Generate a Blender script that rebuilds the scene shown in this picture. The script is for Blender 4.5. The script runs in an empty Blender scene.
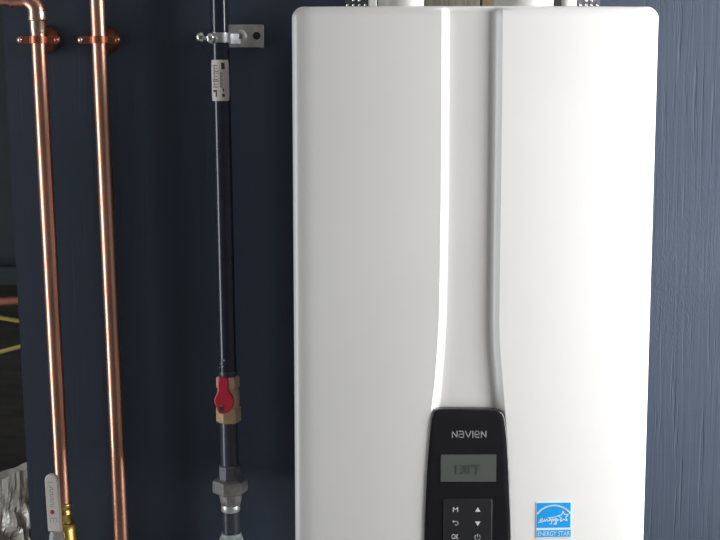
import bpy, bmesh, math, random
from mathutils import Vector, Matrix, noise as mnoise

random.seed(7)
scene = bpy.context.scene
COL = scene.collection

# ------------------------------------------------------------------ camera, world, lights, exposure
F_PX = 1250.0
PITCH = math.radians(7.13)
CAM_Z = 1.45
cam_data = bpy.data.cameras.new('camera')
cam_data.sensor_fit = 'HORIZONTAL'
cam_data.sensor_width = 36.0
cam_data.lens = F_PX / 720.0 * 36.0
cam_data.clip_start = 0.02
cam = bpy.data.objects.new('camera', cam_data)
cam.location = (0, 0, CAM_Z)
cam.rotation_euler = (math.pi / 2 - PITCH, 0, 0)
COL.objects.link(cam)
scene.camera = cam

world = bpy.data.worlds.new('daylight')
scene.world = world
world.use_nodes = True
world.node_tree.nodes['Background'].inputs['Color'].default_value = (0.80, 0.90, 1.0, 1)
world.node_tree.nodes['Background'].inputs['Strength'].default_value = 1.0


def area_light(name, loc, rot, sx, sy, power, col):
    d = bpy.data.lights.new(name, 'AREA')
    d.shape = 'RECTANGLE'
    d.size, d.size_y, d.energy, d.color = sx, sy, power, col
    o = bpy.data.objects.new(name, d)
    o.location, o.rotation_euler = loc, rot
    COL.objects.link(o)
    return o


# daylight entering by the window in the right wall, and by the doorway in the left wall
WIN_Y0, WIN_Y1, WIN_Z0, WIN_Z1 = 0.83, 1.71, 0.64, 2.20
ROOM_R, ROOM_L = 1.02, -1.75
DOOR_Y0, DOOR_Y1, DOOR_Z1 = 0.80, 1.45, 2.05
area_light('window_daylight', (ROOM_R + 0.16, (WIN_Y0 + WIN_Y1) / 2, (WIN_Z0 + WIN_Z1) / 2),
           (0, math.radians(90), 0), WIN_Z1 - WIN_Z0, WIN_Y1 - WIN_Y0, 55.0, (0.99, 0.995, 0.995))
area_light('doorway_daylight', (ROOM_L - 0.2, (DOOR_Y0 + DOOR_Y1) / 2, 1.15),
           (0, math.radians(-90), 0), 1.7, DOOR_Y1 - DOOR_Y0, 16.0, (0.90, 0.96, 1.0))

scene.view_settings.view_transform = 'Standard'
scene.view_settings.look = 'None'
scene.view_settings.gamma = 1.0
scene.view_settings.use_curve_mapping = False
scene.view_settings.exposure = 0.0

# ------------------------------------------------------------------ distances (metres, from the camera's foot)
Y_WALL = 1.875       # face of the painted plywood
Y_PIPE = 1.826      # pipe centre lines
Y_FRONT = 1.530     # front face of the heater
Y_BACK = 2.37       # far wall of the recess beside the plywood

FWD = Vector((0, math.cos(PITCH), -math.sin(PITCH)))
UPV = Vector((0, math.sin(PITCH), math.cos(PITCH)))


def P(px, py, Y):
    """world point on the upright plane y=Y seen at photo pixel (px, py)"""
    d = FWD + Vector((1, 0, 0)) * ((px - 360) / F_PX) + UPV * ((270 - py) / F_PX)
    t = Y / d.y
    return Vector((0, 0, CAM_Z)) + d * t


# ------------------------------------------------------------------ materials
def new_mat(name):
    m = bpy.data.materials.new(name)
    m.use_nodes = True
    nt = m.node_tree
    return m, nt, nt.nodes['Principled BSDF']


def mat(name, col, rough=0.5, metal=0.0, var=0.08, scale=30.0, bump=0.0, bscale=60.0, coat=0.0,
        stretch=(1, 1, 1), trans=0.0, spec=0.5, rvar=0.0):
    m, nt, b = new_mat(name)
    tc = nt.nodes.new('ShaderNodeTexCoord')
    mp = nt.nodes.new('ShaderNodeMapping')
    mp.inputs['Scale'].default_value = stretch
    nt.links.new(tc.outputs['Object'], mp.inputs['Vector'])
    n = nt.nodes.new('ShaderNodeTexNoise')
    n.inputs['Scale'].default_value = scale
    n.inputs['Detail'].default_value = 5
    nt.links.new(mp.outputs['Vector'], n.inputs['Vector'])
    r = nt.nodes.new('ShaderNodeValToRGB')
    r.color_ramp.elements[0].position = 0.3
    r.color_ramp.elements[1].position = 0.7
    r.color_ramp.elements[0].color = tuple(max(0, c * (1 - var)) for c in col) + (1,)
    r.color_ramp.elements[1].color = tuple(min(1, c * (1 + var)) for c in col) + (1,)
    nt.links.new(n.outputs['Fac'], r.inputs['Fac'])
    nt.links.new(r.outputs['Color'], b.inputs['Base Color'])
    b.inputs['Roughness'].default_value = rough
    b.inputs['Metallic'].default_value = metal
    b.inputs['Coat Weight'].default_value = coat
    b.inputs['Coat Roughness'].default_value = 0.08
    b.inputs['Specular IOR Level'].default_value = spec
    b.inputs['Transmission Weight'].default_value = trans
    if rvar:
        mr = nt.nodes.new('ShaderNodeMapRange')
        mr.inputs['To Min'].default_value = max(0.02, rough - rvar)
        mr.inputs['To Max'].default_value = rough + rvar
        nt.links.new(n.outputs['Fac'], mr.inputs['Value'])
        nt.links.new(mr.outputs['Result'], b.inputs['Roughness'])
    if bump:
        n2 = nt.nodes.new('ShaderNodeTexNoise')
        n2.inputs['Scale'].default_value = bscale
        n2.inputs['Detail'].default_value = 6
        nt.links.new(mp.outputs['Vector'], n2.inputs['Vector'])
        bp = nt.nodes.new('ShaderNodeBump')
        bp.inputs['Strength'].default_value = bump
        bp.inputs['Distance'].default_value = 0.002
        nt.links.new(n2.outputs['Fac'], bp.inputs['Height'])
        nt.links.new(bp.outputs['Normal'], b.inputs['Normal'])
    return m


def painted_plywood():
    """dark slate paint over rough plywood: vertical grain, checks and brush marks"""
    m, nt, b = new_mat('painted_plywood')
    N, L = nt.nodes, nt.links
    tc = N.new('ShaderNodeTexCoord')

    def noise(scale, stretch, detail, dist=0.0, rough=0.55):
        mp = N.new('ShaderNodeMapping')
        mp.inputs['Scale'].default_value = stretch
        L.new(tc.outputs['Object'], mp.inputs['Vector'])
        n = N.new('ShaderNodeTexNoise')
        n.inputs['Scale'].default_value = scale
        n.inputs['Detail'].default_value = detail
        n.inputs['Distortion'].default_value = dist
        n.inputs['Roughness'].default_value = rough
        L.new(mp.outputs['Vector'], n.inputs['Vector'])
        return n.outputs['Fac']

    def math_(op, a, c):
        q = N.new('ShaderNodeMath')
        q.operation = op
        for i, v in enumerate((a, c)):
            if isinstance(v, (int, float)):
                q.inputs[i].default_value = v
            else:
                L.new(v, q.inputs[i])
        return q.outputs[0]

    def ramp(v, p0, p1, c0=0.0, c1=1.0):
        r = N.new('ShaderNodeMapRange')
        r.inputs['From Min'].default_value = p0
        r.inputs['From Max'].default_value = p1
        r.inputs['To Min'].default_value = c0
        r.inputs['To Max'].default_value = c1
        L.new(v, r.inputs['Value'])
        return r.outputs['Result']

    grain = noise(1.0, (170, 170, 5), 5, 0.6)
    checks = noise(1.0, (150, 150, 6), 2, 0.15)
    feather = noise(1.0, (200, 200, 60), 4, 1.6)
    zone = noise(1.0, (3.2, 3.2, 2.4), 2)
    brush = noise(1.0, (6, 6, 150), 3)
    zmask = ramp(zone, 0.42, 0.58)
    crack = math_('MULTIPLY', ramp(checks, 0.40, 0.34), ramp(zone, 0.60, 0.40))
    h = math_('ADD', math_('MULTIPLY', grain, 0.8), math_('MULTIPLY', math_('MULTIPLY', feather, zmask), 0.75))
    h = math_('ADD', h, math_('MULTIPLY', brush, 0.12))
    h = math_('SUBTRACT', h, math_('MULTIPLY', crack, 0.75))
    sep = N.new('ShaderNodeSeparateXYZ')
    L.new(tc.outputs['Object'], sep.inputs[0])
    h = math_('MULTIPLY', h, ramp(sep.outputs['X'], 0.05, 0.35, 0.14, 1.0))     # relief faded towards the left, imitating the softer light there
    bp = N.new('ShaderNodeBump')
    bp.inputs['Strength'].default_value = 0.55
    bp.inputs['Distance'].default_value = 0.0018
    L.new(h, bp.inputs['Height'])
    L.new(bp.outputs['Normal'], b.inputs['Normal'])
    patch = noise(1.0, (4, 4, 5), 4)
    cr = N.new('ShaderNodeValToRGB')
    cr.color_ramp.elements[0].position = 0.3
    cr.color_ramp.elements[1].position = 0.7
    cr.color_ramp.elements[0].color = (0.028, 0.041, 0.068, 1)
    cr.color_ramp.elements[1].color = (0.034, 0.048, 0.076, 1)
    L.new(patch, cr.inputs['Fac'])
    L.new(cr.outputs['Color'], b.inputs['Base Color'])
    b.inputs['Roughness'].default_value = 0.62
    b.inputs['Sheen Weight'].default_value = 0.30          # warm sheen added to make the blue paint greyer in raking light
    b.inputs['Sheen Roughness'].default_value = 0.45
    b.inputs['Sheen Tint'].default_value = (1.0, 0.94, 0.74, 1)
    b.inputs['Specular IOR Level'].default_value = 0.35
    return m


M = {
    'wall': painted_plywood(),
    'room': mat('plaster_beige', (0.45, 0.395, 0.35), 0.85, var=0.05, scale=6, bump=0.1),
    'ceil': mat('ceiling_paint', (0.3, 0.29, 0.27), 0.9, var=0.03, scale=5),
    'floor': mat('concrete', (0.26, 0.25, 0.24), 0.75, var=0.2, scale=5, bump=0.2),
    'recess': mat('dark_recess_board', (0.045, 0.04, 0.036), 0.8, var=0.3, scale=12, stretch=(1, 1, 6)),
    'teal': mat('dark_teal_board', (0.024, 0.040, 0.045), 0.6, var=0.12, scale=10, stretch=(1, 1, 6)),
    'frame': mat('white_frame_paint', (0.75, 0.75, 0.73), 0.5, var=0.03),
    'enamel': mat('white_enamel', (0.80, 0.79, 0.78), 0.26, var=0.012, scale=8, coat=0.15),
    'case': mat('heater_case', (0.26, 0.26, 0.27), 0.45, var=0.03),
    'black_gloss': mat('gloss_black_plastic', (0.013, 0.013, 0.016), 0.16, var=0.1, coat=0.4),
    'button': mat('satin_black_plastic', (0.022, 0.022, 0.025), 0.34, var=0.06),
    'button_edge': mat('button_gap', (0.004, 0.004, 0.005), 0.5, var=0.05),
    'lcd': mat('display_glass', (0.095, 0.105, 0.097), 0.30, var=0.05, scale=20),
    'lcd_ink': mat('display_ink', (0.068, 0.076, 0.072), 0.3, var=0.02),
    'print_grey': mat('silver_print', (0.34, 0.34, 0.35), 0.4, var=0.03),
    'print_white': mat('white_print', (0.70, 0.70, 0.71), 0.5, var=0.02),
    'sticker_blue': mat('sticker_blue', (0.012, 0.33, 0.80), 0.4, var=0.03),
    'sticker_pale': mat('sticker_pale', (0.62, 0.84, 0.95), 0.4, var=0.02),
    'copper': mat('copper_tube', (0.84, 0.45, 0.33), 0.30, 1.0, var=0.14, scale=26, stretch=(1, 1, 0.25), rvar=0.10),
    'copper_old': mat('copper_hanger', (0.50, 0.19, 0.12), 0.36, 1.0, var=0.2, scale=60),
    'copper_dull': mat('copper_dull', (0.55, 0.22, 0.15), 0.5, 0.8, var=0.15),
    'solder': mat('solder', (0.84, 0.66, 0.53), 0.26, 1.0, var=0.1, scale=120, bump=0.3, bscale=140),
    'steel_black': mat('black_coated_pipe', (0.016, 0.022, 0.045), 0.13, 0.0, var=0.2, scale=40, coat=0.3),
    'steel_dark': mat('dark_steel_nipple', (0.080, 0.088, 0.11), 0.25, 0.35, var=0.2, scale=40),
    'iron': mat('malleable_iron', (0.30, 0.285, 0.285), 0.5, 0.55, var=0.2, scale=90, bump=0.3, bscale=200),
    'iron_dark': mat('dark_iron', (0.15, 0.15, 0.17), 0.45, 0.5, var=0.2, scale=90, bump=0.3, bscale=200),
    'zinc': mat('zinc_plate', (0.66, 0.67, 0.68), 0.40, 0.75, var=0.2, scale=60, bump=0.2, bscale=120),
    'chrome': mat('bright_zinc', (0.85, 0.86, 0.86), 0.18, 1.0, var=0.08),
    'brass': mat('valve_brass', (0.72, 0.52, 0.16), 0.32, 1.0, var=0.15, scale=60),
    'brass_dull': mat('dull_brass', (0.64, 0.44, 0.28), 0.5, 0.2, var=0.15, scale=60, bump=0.2, bscale=160),
    'red': mat('red_handle', (0.68, 0.035, 0.07), 0.35, var=0.08),
    'red_ink': mat('red_ink', (0.33, 0.04, 0.05), 0.5, var=0.05),
    'dark_ink': mat('dark_ink', (0.06, 0.055, 0.055), 0.6, var=0.05),
    'grey_ink': mat('grey_ink', (0.33, 0.30, 0.28), 0.6, var=0.05),
    'vinyl': mat('white_vinyl', (0.66, 0.60, 0.55), 0.45, var=0.03),
    'paper': mat('paper_label', (0.76, 0.71, 0.67), 0.6, var=0.04, scale=60),
    'paste': mat('thread_paste', (0.42, 0.50, 0.48), 0.5, var=0.25, scale=150, bump=0.6, bscale=180),
    'pvc': mat('white_pvc', (0.82, 0.82, 0.78), 0.35, var=0.02),
    'pvc_cream': mat('cream_pvc', (0.72, 0.70, 0.58), 0.4, var=0.03),
    'wood': mat('raw_board', (0.32, 0.30, 0.24), 0.7, var=0.28, scale=22, stretch=(9, 9, 0.7), bump=0.3, bscale=40),
    'wood_tan': mat('tan_board', (0.34, 0.27, 0.17), 0.7, var=0.2, scale=22, stretch=(9, 9, 0.7)),
    'cable': mat('yellow_cable', (0.60, 0.48, 0.15), 0.45, var=0.08),
    'rubber': mat('black_rubber', (0.02, 0.02, 0.02), 0.6, var=0.1),
}


def film_material():
    m, nt, b = new_mat('clear_plastic_film')
    N, L = nt.nodes, nt.links
    b.inputs['Base Color'].default_value = (0.80, 0.75, 0.66, 1)
    b.inputs['Roughness'].default_value = 0.16
    b.inputs['Specular IOR Level'].default_value = 1.0
    b.inputs['Coat Weight'].default_value = 1.0
    tr = N.new('ShaderNodeBsdfTransparent')
    tr.inputs['Color'].default_value = (0.95, 0.95, 0.92, 1)
    mx = N.new('ShaderNodeMixShader')
    mx.inputs['Fac'].default_value = 0.16
    n = N.new('ShaderNodeTexNoise')
    n.inputs['Scale'].default_value = 55
    n.inputs['Detail'].default_value = 3
    bp = N.new('ShaderNodeBump')
    bp.inputs['Strength'].default_value = 0.35
    bp.inputs['Distance'].default_value = 0.003
    L.new(n.outputs['Fac'], bp.inputs['Height'])
    L.new(bp.outputs['Normal'], b.inputs['Normal'])
    L.new(b.outputs[0], mx.inputs[1])
    L.new(tr.outputs[0], mx.inputs[2])
    L.new(mx.outputs[0], N['Material Output'].inputs['Surface'])
    return m


def pane_material():
    m, nt, b = new_mat('window_glass')
    N, L = nt.nodes, nt.links
    b.inputs['Roughness'].default_value = 0.02
    b.inputs['Base Color'].default_value = (0.02, 0.02, 0.02, 1)
    tr = N.new('ShaderNodeBsdfTransparent')
    mx = N.new('ShaderNodeMixShader')
    mx.inputs['Fac'].default_value = 0.93
    L.new(b.outputs[0], mx.inputs[1])
    L.new(tr.outputs[0], mx.inputs[2])
    L.new(mx.outputs[0], N['Material Output'].inputs['Surface'])
    return m


M['film'] = film_material()
M['pane'] = pane_material()


# ------------------------------------------------------------------ mesh helpers
class MB:
    def __init__(self):
        self.v, self.f = [], []

    def add(self, vs, fs):
        o = len(self.v)
        self.v += [tuple(p) for p in vs]
        self.f += [tuple(i + o for i in q) for q in fs]
        return self

    def box(self, a, b):
        x0, y0, z0 = (min(a[i], b[i]) for i in range(3))
        x1, y1, z1 = (max(a[i], b[i]) for i in range(3))
        return self.add([(x0, y0, z0), (x1, y0, z0), (x1, y1, z0), (x0, y1, z0),
                         (x0, y0, z1), (x1, y0, z1), (x1, y1, z1), (x0, y1, z1)],
                        [(0, 3, 2, 1), (4, 5, 6, 7), (0, 1, 5, 4), (1, 2, 6, 5), (2, 3, 7, 6), (3, 0, 4, 7)])

    def rings(self, cr, n=24, rot=0.0, cap=True, closed=False):
        """skin circles (centre, radius) along a path; the frame follows the path"""
        pts = [Vector(c) for c, r in cr]
        m = len(pts)
        tang = []
        for i in range(m):
            a, b = pts[max(0, i - 1)], pts[min(m - 1, i + 1)]
            t = b - a
            tang.append(t.normalized() if t.length > 1e-9 else (tang[-1] if tang else Vector((0, 0, 1))))
        ref = Vector((0, -1, 0)) if abs(tang[0].y) < 0.8 else Vector((0, 0, 1))
        vs, fs = [], []
        for i in range(m):
            t = tang[i]
            u = (ref - t * ref.dot(t)).normalized()
            w = t.cross(u)
            ref = u
            for k in range(n):
                an = 2 * math.pi * k / n + rot
                vs.append(pts[i] + (u * math.cos(an) + w * math.sin(an)) * cr[i][1])
        for i in range(m - 1):
            for k in range(n):
                k2 = (k + 1) % n
                fs.append((i * n + k, i * n + k2, (i + 1) * n + k2, (i + 1) * n + k))
        if cap:
            fs.append(tuple(range(n - 1, -1, -1)))
            fs.append(tuple((m - 1) * n + k for k in range(n)))
        return self.add(vs, fs)

    def prism(self, poly, o, u, w, t0, t1):
        """2D polygon (counter-clockwise in u,w) extruded along n = u x w from t0 to t1"""
        o, u, w = Vector(o), Vector(u), Vector(w)
        nrm = u.cross(w)
        n = len(poly)
        vs = [o + u * a + w * b + nrm * t0 for a, b in poly] + [o + u * a + w * b + nrm * t1 for a, b in poly]
        fs = [tuple(range(n - 1, -1, -1)), tuple(range(n, 2 * n))]
        fs += [(i, (i + 1) % n, n + (i + 1) % n, n + i) for i in range(n)]
        return self.add(vs, fs)

    def stroke(self, pts, width, o, u, w, t0, t1):
        for (a, b) in zip(pts[:-1], pts[1:]):
            d = Vector((b[0] - a[0], b[1] - a[1]))
            if d.length < 1e-9:
                continue
            d.normalize()
            e = d * width * 0.42
            nn = Vector((-d.y, d.x)) * width / 2
            A, B = Vector(a) - e, Vector(b) + e
            self.prism([A - nn, B - nn, B + nn, A + nn], o, u, w, t0, t1)
        return self

    def build(self, name, material, parent=None, angle=35, bevel=0.0):
        me = bpy.data.meshes.new(name)
        me.from_pydata(self.v, [], self.f)
        me.validate()
        bm = bmesh.new()
        bm.from_mesh(me)
        bmesh.ops.recalc_face_normals(bm, faces=bm.faces)
        bm.to_mesh(me)
        bm.free()
        me.materials.append(M[material])
        if angle:
            for p in me.polygons:
                p.use_smooth = True
            me.set_sharp_from_angle(angle=math.radians(angle))
        o = bpy.data.objects.new(name, me)
        COL.objects.link(o)
        if bevel:
            b = o.modifiers.new('bevel', 'BEVEL')
            b.width, b.segments, b.limit_method = bevel, 2, 'ANGLE'
            b.harden_normals = False
        if parent is not None:
            set_parent(o, parent)
        return o


def set_parent(o, parent):
    o.parent = parent
    if parent.type == 'EMPTY':
        o.matrix_parent_inverse = Matrix.Translation(parent.location).inverted()


def thing(name, label, cat, loc=(0, 0, 0), group=None):
    o = bpy.data.objects.new(name, None)
    o.empty_display_size = 0.05
    o.location = loc
    COL.objects.link(o)
    return tag(o, label, cat, group)


def tag(o, label, cat, group=None):
    o['label'], o['category'] = label, cat
    if group:
        o['group'] = group
    return o


def struct(o, label=None):
    o['kind'] = 'structure'
    if label:
        o['label'] = label
    return o


def rrect(x0, y0, x1, y1, r, n=6):
    pts = []
    for cx, cy, a0 in ((x1 - r, y0 + r, -90), (x1 - r, y1 - r, 0), (x0 + r, y1 - r, 90), (x0 + r, y0 + r, 180)):
        for k in range(n + 1):
            a = math.radians(a0 + 90 * k / n)
            pts.append((cx + r * math.cos(a), cy + r * math.sin(a)))
    return pts


def circle(cx, cy, r, n=20):
    return [(cx + r * math.cos(2 * math.pi * k / n), cy + r * math.sin(2 * math.pi * k / n)) for k in range(n)]


def lerp(a, b, t):
    return a + (b - a) * t


def interp(tab, y):
    if y <= tab[0][0]:
        return tab[0][1]
    for (a, va), (b, vb) in zip(tab[:-1], tab[1:]):
        if y <= b:
            t = (y - a) / (b - a)
            return va + (vb - va) * t
    return tab[-1][1]


def text_mesh(word, name, x0, y0, x1, y1, o, u, w, t0, t1, material, parent, align_h=True):
    """word in the built-in font, fitted to a rectangle of the (u,w) plane"""
    cu = bpy.data.curves.new('t', 'FONT')
    cu.body = word
    cu.size = 1.0
    cu.resolution_u = 3
    to = bpy.data.objects.new('t', cu)
    COL.objects.link(to)
    bpy.context.view_layer.update()
    me0 = bpy.data.meshes.new_from_object(to.evaluated_get(bpy.context.evaluated_depsgraph_get()))
    bpy.data.objects.remove(to)
    xs = [v.co.x for v in me0.vertices]
    ys = [v.co.y for v in me0.vertices]
    ax, bx, ay, by = min(xs), max(xs), min(ys), max(ys)
    mb = MB()
    o, u, w = Vector(o), Vector(u), Vector(w)
    n = u.cross(w)

    def mp(c, t):
        return o + u * lerp(x0, x1, (c.x - ax) / (bx - ax)) + w * lerp(y0, y1, (c.y - ay) / (by - ay)) + n * t
    mb.add([mp(v.co, t1) for v in me0.vertices], [tuple(p.vertices) for p in me0.polygons])
    ob = mb.build(name, material, parent, angle=0)
    sm = ob.modifiers.new('thickness', 'SOLIDIFY')
    sm.thickness = abs(t1 - t0)
    sm.offset = 0
    bpy.data.meshes.remove(me0)
    return ob


UX, UZ = Vector((1, 0, 0)), Vector((0, 0, 1))     # u x w = (0,-1,0): towards the camera

# ------------------------------------------------------------------ the room
H = 2.45
ROOM_F = -1.9

# plywood sheet on the back wall, its left edge leaning a little
e0, e1 = P(8, 120, Y_WALL), P(31, 540, Y_WALL)


def edge_x(z):
    return e0.x + (e1.x - e0.x) * (z - e0.z) / (e1.z - e0.z)


wb = MB()
poly = [(edge_x(0), 0), (ROOM_R, 0), (ROOM_R, H), (edge_x(H), H)]
wb.prism(poly, (0, Y_WALL, 0), UX, UZ, -0.02, 0.0)
struct(wb.build('wall_back', 'wall', angle=0), 'slate painted plywood wall behind the heater')

struct(MB().box((ROOM_L - 0.1, ROOM_F - 0.1, -0.1), (ROOM_R + 0.12, Y_BACK + 0.1, 0)).build('floor', 'floor', angle=0))
struct(MB().box((ROOM_L - 0.1, ROOM_F - 0.1, H), (ROOM_R + 0.12, Y_BACK + 0.1, H + 0.1)).build('ceiling', 'ceil', angle=0))
struct(MB().box((ROOM_L - 0.1, ROOM_F - 0.1, 0), (ROOM_R + 0.12, ROOM_F, H)).build('wall_front', 'room', angle=0))
struct(MB().box((ROOM_L - 0.1, Y_BACK, 0), (ROOM_R + 0.12, Y_BACK + 0.1, H)).build('wall_recess', 'recess', angle=0),
       'dark far wall of the recess beside the plywood')
wr = MB()
wr.box((ROOM_R, ROOM_F, 0), (ROOM_R + 0.12, WIN_Y0, H))
wr.box((ROOM_R, WIN_Y1, 0), (ROOM_R + 0.12, Y_BACK, H))
wr.box((ROOM_R, WIN_Y0, 0), (ROOM_R + 0.12, WIN_Y1, WIN_Z0))
wr.box((ROOM_R, WIN_Y0, WIN_Z1), (ROOM_R + 0.12, WIN_Y1, H))
struct(wr.build('wall_right', 'room', angle=0))
wl = MB()
wl.box((ROOM_L - 0.1, ROOM_F, 0), (ROOM_L, DOOR_Y0, H))
wl.box((ROOM_L - 0.1, DOOR_Y1, 0), (ROOM_L, Y_BACK, H))
wl.box((ROOM_L - 0.1, DOOR_Y0, DOOR_Z1), (ROOM_L, DOOR_Y1, H))
struct(wl.build('wall_left', 'room', angle=0))

w1 = bpy.data.objects.new('window_1', None)
w1.location = (ROOM_R + 0.06, (WIN_Y0 + WIN_Y1) / 2, WIN_Z0)
COL.objects.link(w1)
struct(w1, 'daylit window in the right wall')
fr = MB()
for a, b in (((WIN_Y0, WIN_Z0), (WIN_Y0 + 0.035, WIN_Z1)), ((WIN_Y1 - 0.035, WIN_Z0), (WIN_Y1, WIN_Z1)),
             ((WIN_Y0, WIN_Z0), (WIN_Y1, WIN_Z0 + 0.035)), ((WIN_Y0, WIN_Z1 - 0.035), (WIN_Y1, WIN_Z1))):
    fr.box((ROOM_R + 0.03, a[0], a[1]), (ROOM_R + 0.09, b[0], b[1]))
fr.build('window_frame', 'frame', w1, angle=0)
MB().box((ROOM_R + 0.058, WIN_Y0 + 0.03, WIN_Z0 + 0.03), (ROOM_R + 0.062, WIN_Y1 - 0.03, WIN_Z1 - 0.03)).build('pane', 'pane', w1, angle=0)
d1 = MB()
d1.box((ROOM_L - 0.11, DOOR_Y0 - 0.06, 0), (ROOM_L + 0.012, DOOR_Y0, DOOR_Z1 + 0.06))
d1.box((ROOM_L - 0.11, DOOR_Y1, 0), (ROOM_L + 0.012, DOOR_Y1 + 0.06, DOOR_Z1 + 0.06))
d1.box((ROOM_L - 0.11, DOOR_Y0, DOOR_Z1), (ROOM_L + 0.012, DOOR_Y1, DOOR_Z1 + 0.06))
struct(d1.build('door_1', 'frame', angle=0), 'open doorway frame in the left wall')

# recess left of the sheet: teal boarding above a rail
YB = 2.13
zr0, zr1 = P(5, 284, YB).z, P(5, 265, YB).z
struct(MB().box((ROOM_L, YB, zr1 - 0.002), (-0.30, YB + 0.02, H)).build('wall_recess_upper', 'teal', angle=0),
       'dark teal boarding high in the recess beside the plywood')
struct(MB().box((ROOM_L, YB - 0.022, zr0), (-0.30, YB + 0.02, zr1)).build('trim_1', 'teal', angle=0, bevel=0.003),
       'dark rail across the recess')

# ------------------------------------------------------------------ water heater
HW = 0.4475
topc = P(477, 5.2, Y_FRONT)
HX = topc.x
HZ1 = topc.z
HZ0 = HZ1 - 0.696
heater = thing('water_heater', 'white wall-hung tankless water heater with black control panel', 'water heater', (HX, Y_WALL - 0.17, HZ0))

R_EDGE, R_CORNER = 0.013, 0.0145
CH_D = 0.0105
# channel outline: rows of photo (y, outer left, inner left, inner right, outer right)
rows_px = [(7, 442, 451.5, 491, 503), (100, 441.6, 451.2, 491, 502.2), (200, 441, 450.6, 490.6, 501), (260, 440.2, 449.6, 490, 500.2),
           (320, 439, 448.2, 489.4, 499.4), (345, 437.6, 447, 489.8, 500), (380, 435, 444.4, 492.2, 502.8),
           (408, 431.6, 442, 496, 505), (440, 428.5, 440, 497, 507.5), (480, 426, 437, 499, 510), (540, 424.5, 436, 500, 511), (620, 424, 436, 499, 510)]
ctab = [[], [], [], []]
for r in rows_px:
    for k in range(4):
        q = P(r[k + 1], r[0], Y_FRONT)
        ctab[k].append((-q.z, q.x - HX))


def chan(z):
    return [interp(t, -z) for t in ctab]


def smooth(a, b, x):
    t = max(0, min(1, (x - a) / (b - a)))
    return t * t * (3 - 2 * t)


def half_width(z):
    d = min(HZ1 - z, z - HZ0)
    if d >= R_CORNER:
        return HW / 2
    q = R_CORNER - max(0, d)
    return HW / 2 - (R_CORNER - math.sqrt(max(0, R_CORNER ** 2 - q * q)))


def depth(x, z):
    """how far the front cover lies behind its foremost plane"""
    ex = max(0, HW / 2 - abs(x))
    ez = max(0, min(HZ1 - z, z - HZ0))
    qx, qz = max(0, 1 - ex / 0.026), max(0, 1 - ez / 0.012)
    q = min(1, math.hypot(qx, qz))
    d = 0.011 * (1 - math.sqrt(1 - q * q))
    d += 0.012 * (x / (HW / 2)) ** 2
    ol, il, ir, orr = chan(z)
    k = 0.0
    if ol < x < il:
        k = math.sin(math.pi / 2 * (x - ol) / (il - ol)) 
    elif il <= x <= ir:
        k = 1.0
    elif ir < x < orr:
        k = math.sin(math.pi / 2 * (orr - x) / (orr - ir))
    if k:
        d += CH_D * k * smooth(0.0005, 0.008, HZ1 - z)
    return d


zs = [HZ1 - t for t in (0, 0.0003, 0.0008, 0.0016, 0.0028, 0.0045, 0.0065, 0.009, 0.0115, 0.0145, 0.018, 0.022, 0.028, 0.035)]
nrow = 90
zs += [lerp(HZ1 - 0.042, HZ0 + 0.03, i / nrow) for i in range(nrow + 1)]
zs += [HZ0 + t for t in (0.02, 0.0145, 0.011, 0.007, 0.0045, 0.0025, 0.001, 0.0003, 0)]
EDGE = (0, 0.0002, 0.0007, 0.0015, 0.0027, 0.0043, 0.0062, 0.0085, 0.011, 0.013, 0.016, 0.020, 0.026, 0.032)
vs, fs = [], []
for z in zs:
    hw = half_width(z)
    ol, il, ir, orr = chan(z)
    xs = [-hw + e for e in EDGE]
    xs += [lerp(-hw + 0.032, ol, i / 10) for i in range(1, 10)]
    xs += [lerp(ol, il, i / 8) for i in range(0, 9)]
    xs += [lerp(il, ir, i / 6) for i in range(1, 6)]
    xs += [lerp(ir, orr, i / 8) for i in range(0, 9)]
    xs += [lerp(orr, hw - 0.032, i / 10) for i in range(1, 10)]
    xs += [hw - e for e in reversed(EDGE)]
    # skirt vertices running back from the rim
    row = [(xs[0] + HX, Y_FRONT + 0.05, z)] + [(x + HX, Y_FRONT + depth(x, z), z) for x in xs] + [(xs[-1] + HX, Y_FRONT + 0.05, z)]
    vs += row
nc = len(row)
for i in range(len(zs) - 1):
    for k in range(nc - 1):
        fs.append((i * nc + k, (i + 1) * nc + k, (i + 1) * nc + k + 1, i * nc + k + 1))
top = list(range(1, nc - 1))
mb = MB()
mb.add(vs, fs)
o = len(mb.v)
nt_ = nc - 2
mb.add([(vs[k][0], Y_FRONT + 0.05, HZ1) for k in top], [])
mb.f += [(k, k + 1, o + k, o + k - 1) for k in range(1, nc - 2)]
o = len(mb.v)
base = (len(zs) - 1) * nc
mb.add([(vs[base + k][0], Y_FRONT + 0.05, HZ0) for k in top], [])
mb.f += [(base + k + 1, base + k, o + k - 1, o + k) for k in range(1, nc - 2)]
cover = mb.build('front_cover', 'enamel', heater, angle=26)
MB().box((HX - HW / 2 + 0.006, Y_FRONT + 0.045, HZ0 + 0.006), (HX + HW / 2 - 0.006, 1.85, HZ1 - 0.006)).build(
    'case', 'case', heater, bevel=0.006)

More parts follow.
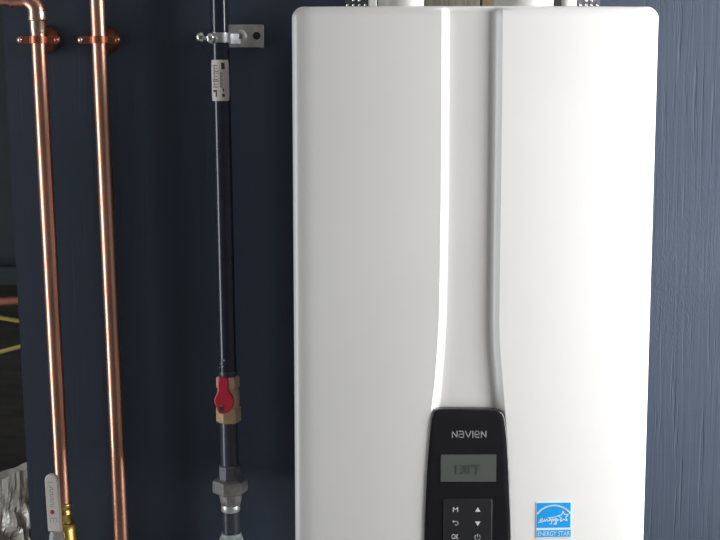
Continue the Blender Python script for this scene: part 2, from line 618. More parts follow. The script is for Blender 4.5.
# control panel let into the channel
outl = [(434, 411.2), (437.5, 409.4), (444, 408.8), (455, 408.9), (470, 409.1), (490, 409.6), (498, 410.4), (502.5, 413), (504.6, 417), (506, 426),
        (507.6, 440), (509, 460), (510.2, 485), (510.8, 510), (511, 540), (510.5, 575), (508, 590), (502, 596), (470, 598),
        (434, 596), (427.5, 590), (424.6, 575), (424, 540), (424.3, 510), (425.2, 485), (426.8, 460), (428.6, 440), (430, 426), (431.2, 417)]
YP = Y_FRONT - 0.0012
pts = [P(a, b, YP) for a, b in outl]
pc = sum(pts, Vector()) / len(pts)
panel_mb = MB()
n = len(pts)
lay = []
for inset, yy in ((0.0, YP + 0.016), (0.0, YP + 0.0022), (0.0006, YP + 0.0007), (0.0018, YP), (0.010, YP - 0.0002)):
    lay.append([Vector((p.x, yy, p.z)) + (Vector((pc.x, yy, pc.z)) - Vector((p.x, yy, p.z))).normalized() * inset for p in pts])
vv = [q for l in lay for q in l]
ff = []
for i in range(len(lay) - 1):
    for k in range(n):
        k2 = (k + 1) % n
        ff.append((i * n + k, (i + 1) * n + k, (i + 1) * n + k2, i * n + k2))
ff.append(tuple((len(lay) - 1) * n + k for k in range(n)))
ff.append(tuple(range(n - 1, -1, -1)))
panel = panel_mb.add(vv, ff).build('control_panel', 'black_gloss', heater, angle=40)
YS = YP - 0.0002


def pp(px, py):
    """panel-plane coordinates (x, z) of a photo pixel"""
    q = P(px, py, YS)
    return (q.x, q.z)


O = Vector((0, YS, 0))


def rect_px(x0, y0, x1, y1, r):
    a, b = pp(x0, y1), pp(x1, y0)
    return rrect(a[0], a[1], b[0], b[1], r)


mb = MB().prism(rect_px(440.6, 454.6, 496.4, 481.6, 0.0012), O, UX, UZ, -0.001, 0.0005)
mb.build('display', 'lcd', panel, angle=30)
text_mesh('130°F', 'display_digits', *pp(455.5, 474), *pp(480, 464), O, UX, UZ, 0.0004, 0.0007, 'lcd_ink', panel)
mb = MB().prism(rect_px(442.4, 498.2, 493.6, 575, 0.003), O, UX, UZ, -0.001, 0.0003)
mb.build('button_recess', 'button_edge', panel, angle=30)
mb = MB().prism(rect_px(443.2, 499.2, 492.2, 574, 0.003), O, UX, UZ, -0.001, 0.0012)
pad = mb.build('button_pad', 'button', panel, angle=30, bevel=0.0005)

# maker's lettering: unicase strokes
x_l, x_r, y_b, y_t = 451.6, 485.8, 438.0, 430.6


def letter_strokes(ch):
    if ch == 'N':
        return [[(0, 0), (0, 1), (1, 0), (1, 1)]]
    if ch == 'V':
        return [[(0, 1), (0.5, 0), (1, 1)]]
    if ch == 'I':
        return [[(0, 0), (0, 1)]]
    if ch == 'a':
        return [[(0.05, 1), (0.8, 1), (1, 0.82), (1, 0), (0.2, 0), (0, 0.14), (0, 0.40), (0.2, 0.54), (1, 0.54)]]
    if ch == 'e':
        return [[(0.9, 0.0), (0.3, 0), (0, 0.24), (0, 0.76), (0.3, 1), (0.7, 1), (1, 0.76), (1, 0.46), (0, 0.46)]]


cx = x_l + 0.8
nm = MB()
for ch, wpx in (('N', 4.6), ('a', 4.6), ('V', 5.4), ('I', 0.0), ('e', 4.6), ('N', 4.6)):
    for st in letter_strokes(ch):
        nm.stroke([pp(cx + a * wpx, lerp(y_b - 0.6, y_t + 0.6, b)) for a, b in st], 0.00125, O, UX, UZ, 0.0, 0.0003)
    cx += wpx + 1.95
nm.build('brand_lettering', 'print_grey', panel, angle=0)


def sym(name, strokes, width=0.0011, fills=(), lift=0.0012):
    s = MB()
    for st in strokes:
        s.stroke([pp(a, b) for a, b in st], width, O, UX, UZ, lift, lift + 0.0002)
    for fl in fills:
        s.prism([pp(a, b) for a, b in fl], O, UX, UZ, lift, lift + 0.0002)
    return s.build(name, 'print_white', panel, angle=0)


sym('menu_symbol', [[(453.2, 511.3), (453.2, 507), (455.4, 509.4), (457.6, 507), (457.6, 511.3)]], 0.0010)
sym('back_symbol', [[(453.4, 521.2), (457, 521.2), (458, 522.2), (458, 523.6), (457, 524.6), (454.8, 524.6)]], 0.0009,
    [[(452.2, 521.2), (454, 519.6), (454, 522.8)]])
text_mesh('OK', 'ok_symbol', *pp(451.6, 538.8), *pp(458.4, 533.8), O, UX, UZ, 0.0012, 0.0014, 'print_white', panel)
sym('up_symbol', [], fills=[[(475.0, 511.4), (480.4, 511.4), (477.7, 506.9)]])
sym('down_symbol', [], fills=[[(475.0, 521.2), (477.7, 525.7), (480.4, 521.2)]])
arc = [(477.4 + 2.7 * math.sin(math.radians(a)), 536.9 - 2.7 * math.cos(math.radians(a))) for a in range(35, 330, 18)]
sym('power_symbol', [arc, [(477.4, 533.9), (477.4, 536.6)]], 0.0008)

# blue efficiency sticker, flat on the cover
KX = P(553.6, 520, Y_FRONT).x - HX
KZ = P(553.6, 520, Y_FRONT).z
YK = Y_FRONT + depth(KX, KZ) - 0.0005
KX = P(553.6, 520, YK).x - HX
KU = Vector((1, (depth(KX + 0.01, KZ) - depth(KX - 0.01, KZ)) / 0.02, 0)).normalized()     # follows the curve of the cover
OK_ = Vector((HX + KX, YK, 0))


def kp(px, py):
    q = P(px, py, YK)
    return (q.x - HX - KX, q.z)


def srect(x0, y0, x1, y1):
    a, b = kp(x0, y1), kp(x1, y0)
    return [(a[0], a[1]), (b[0], a[1]), (b[0], b[1]), (a[0], b[1])]


st = MB().prism(srect(535.6, 501.8, 571.8, 537.8), OK_, KU, UZ, -0.0016, 0.0).build('efficiency_sticker', 'sticker_pale', heater, angle=0)
MB().prism(srect(536.4, 502.8, 570.9, 527.6), OK_, KU, UZ, -0.0002, 0.0002).build('blue_field', 'sticker_blue', st, angle=0)
MB().prism(srect(536.4, 530.0, 570.9, 536.9), OK_, KU, UZ, -0.0002, 0.0002).build('blue_band', 'sticker_blue', st, angle=0)
text_mesh('ENERGY STAR', 'sticker_lettering', *kp(537.6, 535.8), *kp(570, 531.2), OK_, KU, UZ, 0.0002, 0.0003, 'sticker_pale', st)
em = MB()
ar = [kp(553.8 + 21.2 * math.cos(math.radians(a)), 526.6 - 21.2 * math.sin(math.radians(a))) for a in range(39, 144, 6)]
em.stroke(ar, 0.0022, OK_, KU, UZ, 0.0002, 0.00035)
stx, sty = 563.4, 516.8
star = []
for k in range(11):
    a = math.radians(90 + 36 * k + 6)
    rr = 5.6 if k % 2 == 0 else 2.5
    star.append(kp(stx + rr * math.cos(a), sty - rr * math.sin(a)))
em.stroke(star, 0.0012, OK_, KU, UZ, 0.0002, 0.00035)
script = [(538.4, 522.2), (540.2, 521.6), (542.2, 519.4), (542.4, 518.2), (541.2, 518.0), (540.0, 520.0), (540.6, 521.9), (543, 521.2), (544.6, 519.0),
          (545.0, 521.4), (546.8, 519.0), (547.6, 521.0), (549.4, 520.4), (550.8, 518.4), (549.6, 518.2), (549, 520.2), (551, 520.6), (552.6, 518.4),
          (553.2, 520.8), (554.6, 518.8), (556.6, 518.6), (555.0, 520.4), (556.6, 521.2), (557.2, 519.0), (556.2, 524), (553.8, 524.2), (556, 521.8), (559.0, 519.6)]
em.stroke([kp(*q) for q in script], 0.0012, OK_, KU, UZ, 0.0002, 0.00035)
em.stroke([kp(*q) for q in [(552.4, 519.6), (551.0, 524), (549.8, 523.8)]], 0.0011, OK_, KU, UZ, 0.0002, 0.00035)
em.stroke([kp(*q) for q in [(548, 517.8), (556, 516.8), (560, 515.4)]], 0.0010, OK_, KU, UZ, 0.0002, 0.00035)
em.build('sticker_emblem', 'sticker_pale', st, angle=0)

# ------------------------------------------------------------------ what shows above the heater
ZT = HZ1 - 0.03


def vent(name, label, x0, x1, Y, material, hub, group):
    a, b = P(x0, 3, Y), P(x1, 3, Y)
    r = (b.x - a.x) / 2
    c = Vector(((a.x + b.x) / 2, Y, HZ1 - 0.006))
    t = thing(name, label, 'vent pipe', c, group)
    hz = 0.055
    mb = MB().rings([(c, r * 1.0), (c + UZ * hz, r), (c + UZ * (hz + 0.001), r * 0.94)], 40)
    mb.build('coupling', hub, t)
    MB().rings([(c + UZ * hz * 0.6, r * 0.87), (Vector((c.x, c.y, H)), r * 0.87)], 40).build('pipe', material, t)
    MB().rings([(c + UZ * 0.002, r * 1.05), (c + UZ * 0.005, r * 1.06), (c + UZ * 0.009, r * 1.05)], 40).build('rim', hub, t)
    return t


vent('vent_pipe', 'white plastic vent pipe above the left half of the heater', 378, 424, 1.650, 'pvc', 'pvc', 'vent pipes above the heater')
vent('vent_pipe', 'cream plastic vent pipe above the right half of the heater', 494, 553, 1.740, 'pvc_cream', 'pvc', 'vent pipes above the heater')
br = thing('wall_bracket', 'perforated zinc mounting bracket showing over the heater top', 'bracket', P(472, 3, 1.790))
for x0, x1, mname in ((345, 368.5, 'zinc'), (578, 600, 'zinc')):
    a, b = P(x0, 1, 1.770), P(x1, 1, 1.770)
    zb, zt = HZ1 - 0.06, HZ1 + 0.06
    wv = b.x - a.x
    hb = MB()
    # toothed strip with a row of raised bright rivets
    hb.box((a.x, 1.770, zb), (b.x, 1.774, zt - 0.012))
    nt2 = 4
    for k in range(nt2):
        hb.box((a.x + wv * (k + 0.15) / nt2, 1.770, zt - 0.012), (a.x + wv * (k + 0.75) / nt2, 1.774, zt))
    hb.build('hook_plate', 'iron_dark', br, angle=0)
    for k in range(4):
        for j, zz in enumerate((P(0, 5.2, 1.770).z, P(0, 0.5, 1.770).z)):
            if j and k not in (1, 2):
                continue
            q = Vector((a.x + wv * (k + 0.45) / 4, 1.770, zz))
            MB().rings([(q, 0.0022), (q - Vector((0, 0.002, 0)), 0.0018), (q - Vector((0, 0.003, 0)), 0.0006)], 10).build('rivet', 'chrome', br)
    s = 1 if x0 < 400 else -1
    wx = P(368.5 if s > 0 else 566, 3, 1.750)
    wx2 = P(377 if s > 0 else 577, 3, 1.750)
    MB().box((wx.x, 1.750, zb), (wx2.x, 1.790, zt)).build('plastic_block', 'pvc', br, bevel=0.002)
a, b = P(345, 0, 1.790), P(600, 0, 1.790)
MB().box((a.x, 1.790, HZ1 - 0.10), (b.x, 1.794, HZ1 - 0.04)).build('rail', 'zinc', br, angle=0)
MB().box((a.x, 1.774, HZ1 - 0.10), (b.x, 1.792, HZ1 - 0.085)).build('rail_lip', 'zinc', br, angle=0)
for x in (P(350, 0, 1.790).x, P(590, 0, 1.790).x):
    MB().box((x, 1.790, HZ1 - 0.09), (x + 0.02, Y_WALL, HZ1 - 0.05)).build('standoff', 'zinc', br, angle=0)
bd = MB()
a, b = P(423, 0, 1.850), P(480.2, 0, 1.850)
bo = MB().box((a.x - 0.01, 1.850, HZ1 - 0.25), (b.x, Y_WALL, H)).build('backing_board', 'wood', angle=0, bevel=0.0015)
tag(bo, 'weathered grey-brown board on the wall between the vent pipes', 'board')
a, b = P(481.8, 0, 1.850), P(497, 0, 1.850)
bo = MB().box((a.x, 1.850, HZ1 - 0.25), (b.x, Y_WALL, H)).build('backing_board', 'wood_tan', angle=0, bevel=0.0015)
tag(bo, 'narrow tan board on the wall beside the cream vent pipe', 'board')
a, b = P(553.5, 0, 1.830), P(566, 0, 1.830)
jb = thing('junction_clip', 'small dark grey block on the wall right of the cream vent pipe', 'clip', (a.x, 1.850, HZ1))
MB().box((a.x, 1.830, HZ1 - 0.05), (b.x, Y_WALL, HZ1 + 0.07)).build('body', 'rubber', jb, bevel=0.002)
MB().box((a.x - 0.003, 1.827, HZ1 - 0.05), (a.x, Y_WALL, HZ1 + 0.074)).build('side_flange', 'pvc', jb, angle=0)

# ------------------------------------------------------------------ copper pipes
R34 = 0.0111


def line_px(p0, p1, Y=Y_PIPE):
    A, B = P(*p0, Y), P(*p1, Y)

    def at_z(z):
        return A + (B - A) * ((z - A.z) / (B.z - A.z))

    def at_y(py):
        # point of the line seen at photo row py
        lo, hi = at_z(0.2), at_z(2.4)
        z = P(0, py, Y).z
        return at_z(z)
    return at_z, at_y


C1z, C1y = line_px((39.6, 60), (60.2, 450))
C2z, C2y = line_px((100.0, 60), (121.0, 530))
Gz, Gy = line_px((220.6, 60), (231.0, 520))

# left run: riser, elbow and the branch to the left
cp = thing('copper_pipe', 'left copper water pipe turning through an elbow at the top', 'pipe', C1z(0.0))
EL = 0.020
hz_c = P(39, -1.5, Y_PIPE).z
base_e = C1z(hz_c - EL)
MB().rings([(C1y(502.4), R34), (C1y(300), R34), (base_e, R34)], 32).build('riser', 'copper', cp)
MB().rings([(C1z(0.0), R34), (C1z(0.5), R34), (C1y(608.2), R34)], 32).build('riser', 'copper', cp)
el = []
cen = Vector((base_e.x - EL, Y_PIPE, base_e.z))
el.append((C1y(21.5), 0.0128))
el.append((C1y(20.6), 0.0140))
el.append((C1y(18.6), 0.0140))
el.append((C1y(18.0), 0.0134))
for k in range(0, 9):
    a = math.radians(90 * k / 8)
    el.append((cen + Vector((EL * math.cos(a), 0, EL * math.sin(a))), 0.0130))
hx = cen.x
el += [(Vector((hx - 0.014, Y_PIPE, hz_c)), 0.0132), (Vector((hx - 0.0145, Y_PIPE, hz_c)), 0.0140), (Vector((hx - 0.0175, Y_PIPE, hz_c)), 0.0140),
       (Vector((hx - 0.018, Y_PIPE, hz_c)), 0.0122)]
MB().rings(el, 32).build('elbow', 'copper', cp, angle=50)
MB().rings([(C1y(34), R34 + 0.0002), (C1y(32), R34 + 0.0009), (C1y(22), R34 + 0.0011), (C1y(21), R34 + 0.0018)], 32).build('solder_joint', 'solder', cp)
MB().rings([(C1y(19.5), 0.0141), (C1y(15.5), 0.0136), (C1y(11.5), 0.0132), (C1y(11.0), 0.0126)], 32).build('solder_joint', 'solder', cp)
MB().rings([(Vector((hx - 0.01, Y_PIPE, hz_c)), R34), (Vector((ROOM_L + 0.02, Y_PIPE, hz_c)), R34)], 32).build('branch', 'copper', cp)

c2 = MB().rings([(C2z(0.0), R34), (C2z(0.6), R34), (C2z(1.690), R34), (C2z(2.0), R34), (C2z(H), R34)], 32).build('copper_pipe', 'copper')
tag(c2, 'straight copper water pipe nearer the heater', 'pipe', None)


def hanger(label, py, at_y):
    c = at_y(py)
    t = thing('pipe_hanger', label, 'pipe hanger', (c.x, Y_WALL, c.z), 'copper hangers on the water pipes')
    h2 = 0.0052
    # split ring as a tube wall round the pipe
    ro, ri, nseg = 0.0133, R34 + 0.0001, 32
    vs, fs = [], []
    for k in range(nseg):
        a = 2 * math.pi * k / nseg
        for r, z in ((ri, -h2), (ro, -h2), (ro, h2), (ri, h2)):
            vs.append(c + Vector((r * math.cos(a), r * math.sin(a), z)))
    for k in range(nseg):
        k2 = (k + 1) % nseg
        for j in range(4):
            j2 = (j + 1) % 4
            fs.append((k * 4 + j, k2 * 4 + j, k2 * 4 + j2, k * 4 + j2))
    MB().add(vs, fs).build('ring', 'copper_old', t)
    for s in (-1, 1):
        a = c + Vector((s * 0.0115, 0, 0))
        e = MB().prism(rrect(-0.0095, -h2, 0.0095, h2, 0.004), a + Vector((s * 0.0095, 0, 0)), UX, UZ, -0.0028, 0.0028)
        e.build('ear', 'copper_old', t, bevel=0.0006)
        q = c + Vector((s * 0.0262, -0.0028, 0))
        MB().rings([(q + Vector((0, 0.001, 0)), 0.0034), (q - Vector((0, 0.0012, 0)), 0.0033), (q - Vector((0, 0.0024, 0)), 0.0022),
                    (q - Vector((0, 0.003, 0)), 0.0006)], 16).build('screw', 'chrome' if s < 0 else 'copper_old', t)
    w = Vector((c.x, Y_WALL, c.z + 0.003))
    yv = Vector((0, -1, 0))
    MB().rings([(w + yv * 0.0, 0.0205), (w + yv * 0.003, 0.0205), (w + yv * 0.009, 0.0190), (w + yv * 0.016, 0.0150), (w + yv * 0.023, 0.0100),
                (w + yv * 0.028, 0.0080), (w + yv * 0.037, 0.0072)], 32).build('bell_flange', 'copper_old', t, angle=50)
    for s in (-1, 1):
        q = w + Vector((s * 0.0150, -0.0085, 0))
        MB().rings([(q + Vector((0, 0.005, 0)), 0.0028), (q - Vector((0, 0.002, 0)), 0.0028), (q - Vector((0, 0.0035, 0)), 0.0012)], 12).build('flange_screw', 'iron', t)
    return t


hanger('copper bell hanger clamping the left elbowed copper pipe', 40, C1y)
hanger('copper bell hanger clamping the straight copper pipe', 40, C2y)

# shut-off valve on the left copper pipe
wv = thing('water_valve', 'brass ball valve with white lever at the foot of the left copper pipe', 'valve', C1y(560))
MB().rings([(C1y(502.5), R34 + 0.0003), (C1y(503.2), 0.0132), (C1y(506), 0.0136), (C1y(507.5), 0.0122), (C1y(510), 0.0122), (C1y(512), 0.0136), (C1y(514), 0.0136),
            (C1y(515), 0.0124), (C1y(521), 0.0126), (C1y(523), 0.0120)], 32).build('neck', 'brass', wv, angle=50)
MB().rings([(C1y(522), 0.0150), (C1y(523.5), 0.0176), (C1y(530), 0.0186), (C1y(540), 0.0198), (C1y(556), 0.0205), (C1y(572), 0.0198), (C1y(588), 0.0176), (C1y(590), 0.014)],
           32).build('body', 'brass', wv, angle=50)
MB().rings([(C1y(589), 0.0126), (C1y(608), 0.0136)], 32).build('neck', 'brass', wv)
YV = 1.778
ltop, lbot = P(51.6, 473.6, YV), P(55.4, 531, YV)
ax = (lbot - ltop).normalized()
wy = -ax
side = Vector((0.985, -0.17, 0))            # lever face turned a little to the left
side = (side - wy * side.dot(wy)).normalized()
LL = (lbot - ltop).length
hwv = 0.0103
prof = [(-hwv, 0.0), (hwv, 0.0)] + [(hwv * math.cos(math.radians(a)), LL - hwv * 0.95 + hwv * 0.95 * math.sin(math.radians(a))) for a in range(0, 181, 15)]
lev = MB().prism(prof, lbot, side, wy, -0.004, 0.004).build('lever', 'vinyl', wv, bevel=0.0018)


def lever_print(name, strokes, width, m, fills=()):
    s = MB()
    for q in strokes:
        s.stroke(q, width, lbot, side, wy, 0.0040, 0.0042)
    for q in fills:
        s.prism(q, lbot, side, wy, 0.0040, 0.0042)
    s.build(name, m, lev, angle=0)['kind'] = 'stuff'


lever_print('red_mark', [], 0, 'red_ink', [circle(-0.001, LL * 0.345, 0.0034, 16)])
marks = []
for k in range(9):
    y0 = LL * (0.44 + 0.042 * k)
    marks += [[(-0.0022, y0), (0.0016, y0)], [(-0.0022 + 0.0038 * (k % 2), y0), (-0.0022 + 0.0038 * (k % 2), y0 + 0.0022)]]
lever_print('lever_lettering', marks, 0.0009, 'grey_ink')
lever_print('lever_lettering', [[(-0.005, LL * 0.24), (0.005, LL * 0.24)], [(-0.005, LL * 0.17), (-0.005, LL * 0.22)], [(0, LL * 0.17), (0, LL * 0.21)],
                                [(0.005, LL * 0.17), (0.005, LL * 0.22)], [(-0.004, LL * 0.86), (0.002, LL * 0.86)]], 0.0009, 'grey_ink')
nb = P(56.6, 538, 1.782)
MB().rings([(nb + UZ * 0.0105, 0.0085), (nb + UZ * 0.004, 0.0105), (nb - UZ * 0.010, 0.0110), (nb - UZ * 0.014, 0.008)], 6, rot=0.3).build('lever_nut', 'zinc', wv, angle=20)
MB().box((nb.x - 0.011, 1.774, nb.z - 0.045), (nb.x + 0.011, 1.778, nb.z - 0.004)).build('lever_shank', 'chrome', wv, bevel=0.001)
sv = C1y(556)
MB().rings([(Vector((nb.x, 1.774, sv.z)), 0.008), (sv + Vector((0, -0.015, 0)), 0.009)], 20).build('stem', 'brass', wv)

# ------------------------------------------------------------------ gas line
RG = 0.01335
gp = thing('gas_pipe', 'black coated gas pipe with a paper label, above the red valve', 'pipe', Gy(372))
MB().rings([(Gy(372), RG), (Gy(300), RG), (Gy(150), RG), (Gz(2.0), RG), (Gz(H), RG)], 40).build('pipe', 'steel_black', gp)
MB().rings([(Gy(376), RG - 0.0002), (Gy(374), RG + 0.0005), (Gy(371.5), RG + 0.0006), (Gy(370), RG + 0.0001)], 40).build('thread_ring', 'steel_dark', gp)
th = MB()
for k in range(7):
    y = 357 + 2 * k
    th.rings([(Gy(y), RG), (Gy(y + 0.6), RG + 0.0005), (Gy(y + 1.3), RG + 0.0005), (Gy(y + 1.8), RG)], 32)
th.build('thread', 'steel_black', gp)
# scraped rough spots above the thread
sc_ = MB()
for k in range(5):
    q = Gy(random.uniform(358, 371))
    a = math.radians(random.uniform(-60, 35))
    d = Vector((math.sin(a), -math.cos(a), 0))
    sc_.rings([(q + d * (RG - 0.0005), 0.0016), (q + d * (RG + 0.0008), 0.0008)], 8)
sc_.build('thread_paste', 'paste', gp)

# paper label curved round the pipe
lp = MB()
a0, a1 = math.radians(-68), math.radians(62)
rows, cols = 10, 20
yt, yb = 60.2, 101
for r_ in (RG + 0.00025, RG + 0.0006):
    vs, fs = [], []
    for i in range(rows + 1):
        c = Gy(lerp(yb, yt, i / rows))
        for k in range(cols + 1):
            t = k / cols
            inset = 0.10 if i in (0, rows) else (0.03 if i in (1, rows - 1) else 0.0)
            a = lerp(a0 + inset * 1.2, a1 - inset * 1.2, t)
            vs.append(c + Vector((math.sin(a), -math.cos(a), 0)) * r_)
    for i in range(rows):
        for k in range(cols):
            q = i * (cols + 1) + k
            fs.append((q, q + 1, q + cols + 2, q + cols + 1))
    lp.add(vs, fs)
n1 = (rows + 1) * (cols + 1)
bord = [k for k in range(cols)] and []
for k in range(cols):
    lp.f.append((k + 1, k, n1 + k, n1 + k + 1))
    q = rows * (cols + 1) + k
    lp.f.append((q, q + 1, n1 + q + 1, n1 + q))
for i in range(rows):
    q = i * (cols + 1)
    lp.f.append((q, q + cols + 1, n1 + q + cols + 1, n1 + q))
    q = i * (cols + 1) + cols
    lp.f.append((q + cols + 1, q, n1 + q, n1 + q + cols + 1))
lab = lp.build('paper_label', 'paper', gp, angle=40)
lab['label'] = 'white printed paper label wrapped on the pipe'


def label_patch(mb, x0, x1, y0, y1):
    """dark print on the label: photo columns x, rows y"""
    vs = []
    nx = 4
    for y in (y1, y0):
        c = Gy(y)
        for k in range(nx + 1):
            x = lerp(x0, x1, k / nx)
            s = (x - 221.2) / 9.05
            a = math.asin(max(-0.97, min(0.97, s))) - 0.10
            vs.append(c + Vector((math.sin(a), -math.cos(a), 0)) * (RG + 0.0008))
    mb.add(vs, [(k, k + 1, nx + 2 + k, nx + 1 + k) for k in range(nx)])


pr = MB()
label_patch(pr, 223.4, 226.4, 63, 69.5)
label_patch(pr, 215.2, 219.0, 90.0, 92.2)
label_patch(pr, 217.6, 219.0, 91, 97)
label_patch(pr, 223.8, 226.0, 94.0, 97)
label_patch(pr, 224.2, 225.4, 88.5, 91.5)
pr.build('label_print', 'dark_ink', lab, angle=0)['kind'] = 'stuff'
pr = MB()
for y in (65.5, 68.4, 71.0, 73.0, 76.2, 79.0, 80.8, 84.4, 86.6):
    label_patch(pr, 214.8 + random.uniform(0, 1), 220.4 + random.uniform(-0.6, 0.6), y, y + random.uniform(0.8, 1.7))
for y in (73, 76, 79.5, 83, 86):
    label_patch(pr, 222.4, 222.4 + random.uniform(1.4, 3.2), y, y + 1.6)
label_patch(pr, 216.0, 217.2, 65, 88)
label_patch(pr, 222.2, 223.2, 72, 88)
pr.build('label_print', 'grey_ink', lab, angle=0)['kind'] = 'stuff'

# strut clamp on the gas pipe
gc = thing('pipe_clamp', 'zinc pipe clamp with square wall plate holding the black gas pipe', 'pipe clamp', (Gy(38).x, Y_WALL, Gy(38).z))
c = Gy(38)
YPL = 1.852
a, b = P(231.2, 47.2, YPL), P(263.4, 24.6, YPL)
plate = MB().prism(rrect(a.x - 0.028, a.z, b.x, b.z, 0.0012), (0, YPL, 0), UX, UZ, -0.004, 0.0).build('wall_plate', 'zinc', gc, bevel=0.0005)
MB().box((a.x - 0.028, YPL + 0.003, a.z + 0.004), (a.x - 0.004, Y_WALL, b.z - 0.004)).build('spacer', 'zinc', gc, angle=0)
MB().box((b.x - 0.006, YPL + 0.003, a.z), (b.x - 0.001, Y_WALL, b.z)).build('spacer', 'zinc', gc, angle=0)
hq = P(256.6, 35.8, YPL)
MB().rings([(hq + Vector((0, 0.001, 0)), 0.0056), (hq - Vector((0, 0.0009, 0)), 0.0056), (hq - Vector((0, 0.0012, 0)), 0.0030)], 20).build('screw_hole', 'rubber', plate)
hq = P(240, 36.5, YPL)
MB().rings([(hq, 0.0102), (hq - Vector((0, 0.0014, 0)), 0.0100), (hq - Vector((0, 0.0030, 0)), 0.0070), (hq - Vector((0, 0.0032, 0)), 0.0028)], 24).build('boss', 'zinc', plate)
MB().rings([(hq - Vector((0, 0.002, 0)), 0.0045), (hq - Vector((0, 0.0062, 0)), 0.0045)], 6).build('bolt_head', 'iron', plate)
# band: open loop round the pipe with a tab to the right and a lug to the left
bh = 0.0078
ring = []
for k in range(25):
    an = math.radians(lerp(-180, 0, k / 24))
    ring.append((math.cos(an), math.sin(an)))
pathv = [Vector((c.x + 0.026, YPL - 0.004, c.z)), Vector((c.x + 0.0175, YPL - 0.010, c.z))]
loop = []
for k in range(33):
    an = math.radians(lerp(40, -220, k / 32))
    loop.append(Vector((c.x + 0.0142 * math.cos(an), c.y + 0.0142 * math.sin(an), c.z)))
path = [Vector((c.x + 0.027, YPL - 0.0035, c.z)), Vector((c.x + 0.020, YPL - 0.010, c.z)), Vector((c.x + 0.0160, c.y + 0.013, c.z))] + loop
vs, fs = [], []
for i, q in enumerate(path):
    t = (path[min(i + 1, len(path) - 1)] - path[max(0, i - 1)]).normalized()
    nn = Vector((t.y, -t.x, 0)) * 0.0009
    for z, s in ((-bh, -1), (-bh, 1), (bh, 1), (bh, -1)):
        vs.append(q + nn * s + UZ * z * 0.9)
for i in range(len(path) - 1):
    for j in range(4):
        j2 = (j + 1) % 4
        fs.append((i * 4 + j, i * 4 + j2, (i + 1) * 4 + j2, (i + 1) * 4 + j))
fs += [(0, 1, 2, 3), tuple((len(path) - 1) * 4 + j for j in (3, 2, 1, 0))]
MB().add(vs, fs).build('band', 'zinc', gc, angle=40)
lq = P(210.8, 38.2, 1.804)
MB().rings([(lq + Vector((0.006, 0, 0)), 0.0050), (lq + Vector((0.003, 0, 0)), 0.0086), (lq - Vector((0.003, 0, 0)), 0.0088), (lq - Vector((0.006, 0, 0)), 0.0055)], 20).build('lug', 'chrome', gc, angle=50)
MB().rings([(lq - Vector((0.003, 0, 0)), 0.0030), (lq - Vector((0.013, 0, 0)), 0.0030)], 14).build('bolt', 'chrome', gc)
bq = P(199.6, 37.0, 1.804)
MB().rings([(bq + Vector((0.0052, 0, 0)), 0.0045), (bq + Vector((0.0045, 0, 0)), 0.0076), (bq + Vector((0.0012, 0, 0)), 0.0080), (bq + Vector((0.0002, 0, 0)), 0.0064),
            (bq - Vector((0.0008, 0, 0)), 0.0074), (bq - Vector((0.0036, 0, 0)), 0.0064), (bq - Vector((0.0050, 0, 0)), 0.0025)], 18).build('bolt_head', 'chrome', gc, angle=60)

# gas valve with red handle
gv = thing('gas_valve', 'small tan brass gas valve with a red lever handle', 'valve', Gy(422))
MB().rings([(Gy(376), 0.0155), (Gy(377), 0.0176), (Gy(386.5), 0.0176), (Gy(388), 0.0162)], 6, rot=0.35).build('upper_hex', 'brass_dull', gv, angle=20, bevel=0.0008)
MB().rings([(Gy(387), 0.0150), (Gy(391), 0.0164), (Gy(398), 0.0172), (Gy(404), 0.0166), (Gy(407), 0.0155)], 28).build('body', 'brass_dull', gv, angle=50)
MB().rings([(Gy(406), 0.0168), (Gy(407.5), 0.0188), (Gy(420.5), 0.0188), (Gy(422), 0.0165)], 6, rot=0.35).build('lower_hex', 'brass_dull', gv, angle=20, bevel=0.0008)
YH = 1.788
hc = P(223.8, 402.5, YH)
k_ = YH / F_PX


def hp(px, py):
    q = P(px, py, YH)
    return (q.x - hc.x, q.z - hc.z)


outh = [hp(218.0, 380), hp(219.2, 377.6), hp(226.8, 377.4), hp(228.6, 379.2), hp(228.6, 388), hp(229.6, 392.0), hp(232.4, 395.6), hp(234.0, 400.5), hp(233.2, 406.5),
        hp(229.8, 411.0), hp(225.2, 413.6), hp(219.6, 413.4), hp(217.6, 410.2), hp(216.0, 405.0), hp(214.6, 402.6), hp(214.4, 398.6), hp(216.2, 394.6), hp(217.8, 391.0)]
outh = outh[::-1]
hd = MB().prism(outh, hc, UX, UZ, -0.005, 0.004).build('handle', 'red', gv, bevel=0.0018)
stq = P(221.2, 408.8, YH - 0.004)
MB().prism(rrect(-0.0030, -0.0042, 0.0030, 0.0042, 0.001), stq, UX, UZ, -0.001, 0.0004).build('stem_slot', 'dark_ink', hd)
sq = P(221.8, 405.9, YH - 0.0044)
MB().rings([(sq, 0.0020), (sq - Vector((0, 0.0012, 0)), 0.0014)], 12).build('stem_screw', 'chrome', hd)
MB().rings([(hc + Vector((0.002, 0.004, 0)), 0.008), (Vector((Gy(402).x, Y_PIPE - 0.012, Gy(402).z)), 0.009)], 20).build('stem', 'brass_dull', gv)

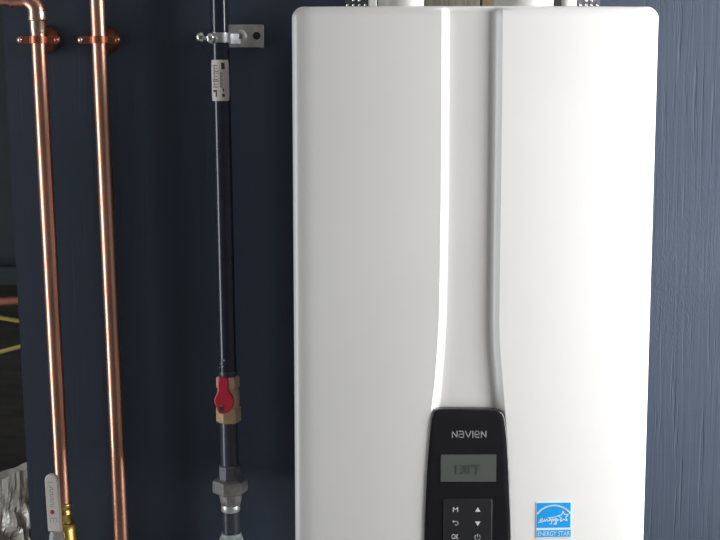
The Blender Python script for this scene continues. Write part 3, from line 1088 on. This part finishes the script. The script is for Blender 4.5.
# nipple, union, lower nipple and fitting
npz = MB().rings([(Gy(421), RG), (Gy(440), RG), (Gy(466), RG)], 40).build('pipe_nipple', 'steel_dark')
tag(npz, 'dark steel pipe nipple between the red-handled valve and the union', 'pipe nipple', 'short nipples on the gas line')
un = thing('pipe_union', 'grey iron pipe union with a wide hexagonal nut', 'pipe union', Gy(511))
MB().rings([(Gy(464), 0.0150), (Gy(465.5), 0.0172), (Gy(478), 0.0174), (Gy(481), 0.0174)], 8, rot=0.25).build('upper_body', 'iron_dark', un, angle=20, bevel=0.0006)
MB().rings([(Gy(478.2), 0.0200), (Gy(479.6), 0.0262), (Gy(487.5), 0.0270), (Gy(491.6), 0.0262), (Gy(493.4), 0.0205)], 6, rot=0.30).build('union_nut', 'iron', un, angle=20, bevel=0.0006)
MB().rings([(Gy(492), 0.0176), (Gy(498.5), 0.0172), (Gy(503), 0.0158), (Gy(505), 0.0140)], 8, rot=0.2).build('lower_body', 'iron', un, angle=20, bevel=0.0006)
MB().rings([(Gy(503.5), 0.0132), (Gy(505), 0.0142), (Gy(510), 0.0142), (Gy(511), 0.0132)], 32).build('collar', 'zinc', un)
npz = MB().rings([(Gy(510), 0.01315), (Gy(536), 0.01315)], 40).build('pipe_nipple', 'steel_dark')
tag(npz, 'dark steel pipe nipple below the wide hexagonal union nut', 'pipe nipple', 'short nipples on the gas line')
ft = thing('pipe_coupling', 'paste-smeared pipe coupling at the bottom of the gas line', 'pipe coupling', Gy(560))
cr = []
for k in range(10):
    cr.append((Gy(532.6 + k * 0.55), RG + 0.0006 + 0.0012 * random.random() + 0.00012 * k))
MB().rings(cr, 30).build('thread_paste', 'paste', ft, angle=25)
MB().rings([(Gy(536.5), 0.0150), (Gy(537.5), 0.0176), (Gy(541), 0.0178), (Gy(562), 0.0172), (Gy(566), 0.0172), (Gy(567), 0.0145)], 32).build('sleeve', 'paste', ft)
MB().rings([(Gy(560), RG), (Gz(0.0), RG)], 32).build('drip_leg', 'steel_dark', ft)

# ------------------------------------------------------------------ in the recess
YR = 1.990
a, b = P(-4, 301.6, YR), P(18, 300.4, YR)
dirv = (b - a) / (b.x - a.x)
rc = MB().rings([(a + dirv * (-0.9), 0.0070), (a, 0.0070), (b + dirv * 0.06, 0.0070)], 20).build('copper_tube', 'copper_dull')
tag(rc, 'dull reddish copper tube passing behind the plywood edge', 'pipe')
for i, (pa, pb, lab_) in enumerate((((0, 317.6), (19, 320.8), 'upper yellow cable running behind the plywood edge, just under the copper tube'),
                                    ((0, 352.0), (21, 346.4), 'lower yellow cable rising behind the plywood edge, below the other cable'))):
    a, b = P(*pa, YR + 0.01), P(*pb, YR + 0.01)
    d = b - a
    pts = []
    for k in range(-14, 6):
        t = k / 2.0
        q = a + d * t
        q.z = a.z + (b.z - a.z) * t if t > -0.5 else a.z - (b.z - a.z) * 0.5 - 0.02 * (t + 0.5) ** 2 * (0.4 if i else 0.25)
        pts.append((q, 0.0036))
    cb = MB().rings(pts, 14).build('cable', 'cable', angle=60)
    tag(cb, lab_, 'cable', 'yellow cables in the recess')

zsf = P(10, 585, 2.050).z
shelf = MB().box((ROOM_L, 1.930, zsf - 0.02), (-0.35, Y_BACK, zsf)).build('shelf', 'recess', bevel=0.002)
tag(shelf, 'dark shelf in the recess under the plastic bag', 'shelf')

# crumpled clear bag standing on the shelf
bag = MB()
nu, nv = 120, 26
A = P(-60, 520, 2.060)
ctr = Vector((P(-12, 520, 2.050).x, 2.070, zsf))
hgt = P(0, 484, 2.050).z - zsf
vs, fs = [], []
for j in range(nv + 1):
    t = j / nv
    for k in range(nu):
        a = 2 * math.pi * k / nu
        rx = 0.115 * (1 - 0.25 * t)
        ry = 0.085 * (1 - 0.55 * t)
        d = Vector((math.cos(a) * rx, math.sin(a) * ry, 0))
        ca, sa = math.cos(a), math.sin(a)
        fold = abs(mnoise.noise(Vector((ca * 9 + t * 1.5, sa * 9, t * 2.2)))) * 0.050
        cross = abs(mnoise.noise(Vector((ca * 5 + 7, sa * 5 + t * 3, t * 6)))) * 0.030
        amp = 1.0 - 0.85 * max(0, min(1, (t - 0.45) / 0.35))
        s = 1 + (fold + cross - 0.022) * amp / 0.085
        zz = hgt * t + (0.42 * (d.x * s) + 0.003 * mnoise.noise(Vector((k * 0.2, 0, 3)))) * t
        vs.append(ctr + Vector((d.x * s, d.y * s, zz)))
for j in range(nv):
    for k in range(nu):
        k2 = (k + 1) % nu
        fs.append((j * nu + k, j * nu + k2, (j + 1) * nu + k2, (j + 1) * nu + k))
fs.append(tuple(range(nu - 1, -1, -1)))
bag.add(vs, fs)
bo = bag.build('plastic_bag', 'film', angle=0)
tag(bo, 'crumpled clear plastic bag at the lower left beside the plywood edge', 'bag')
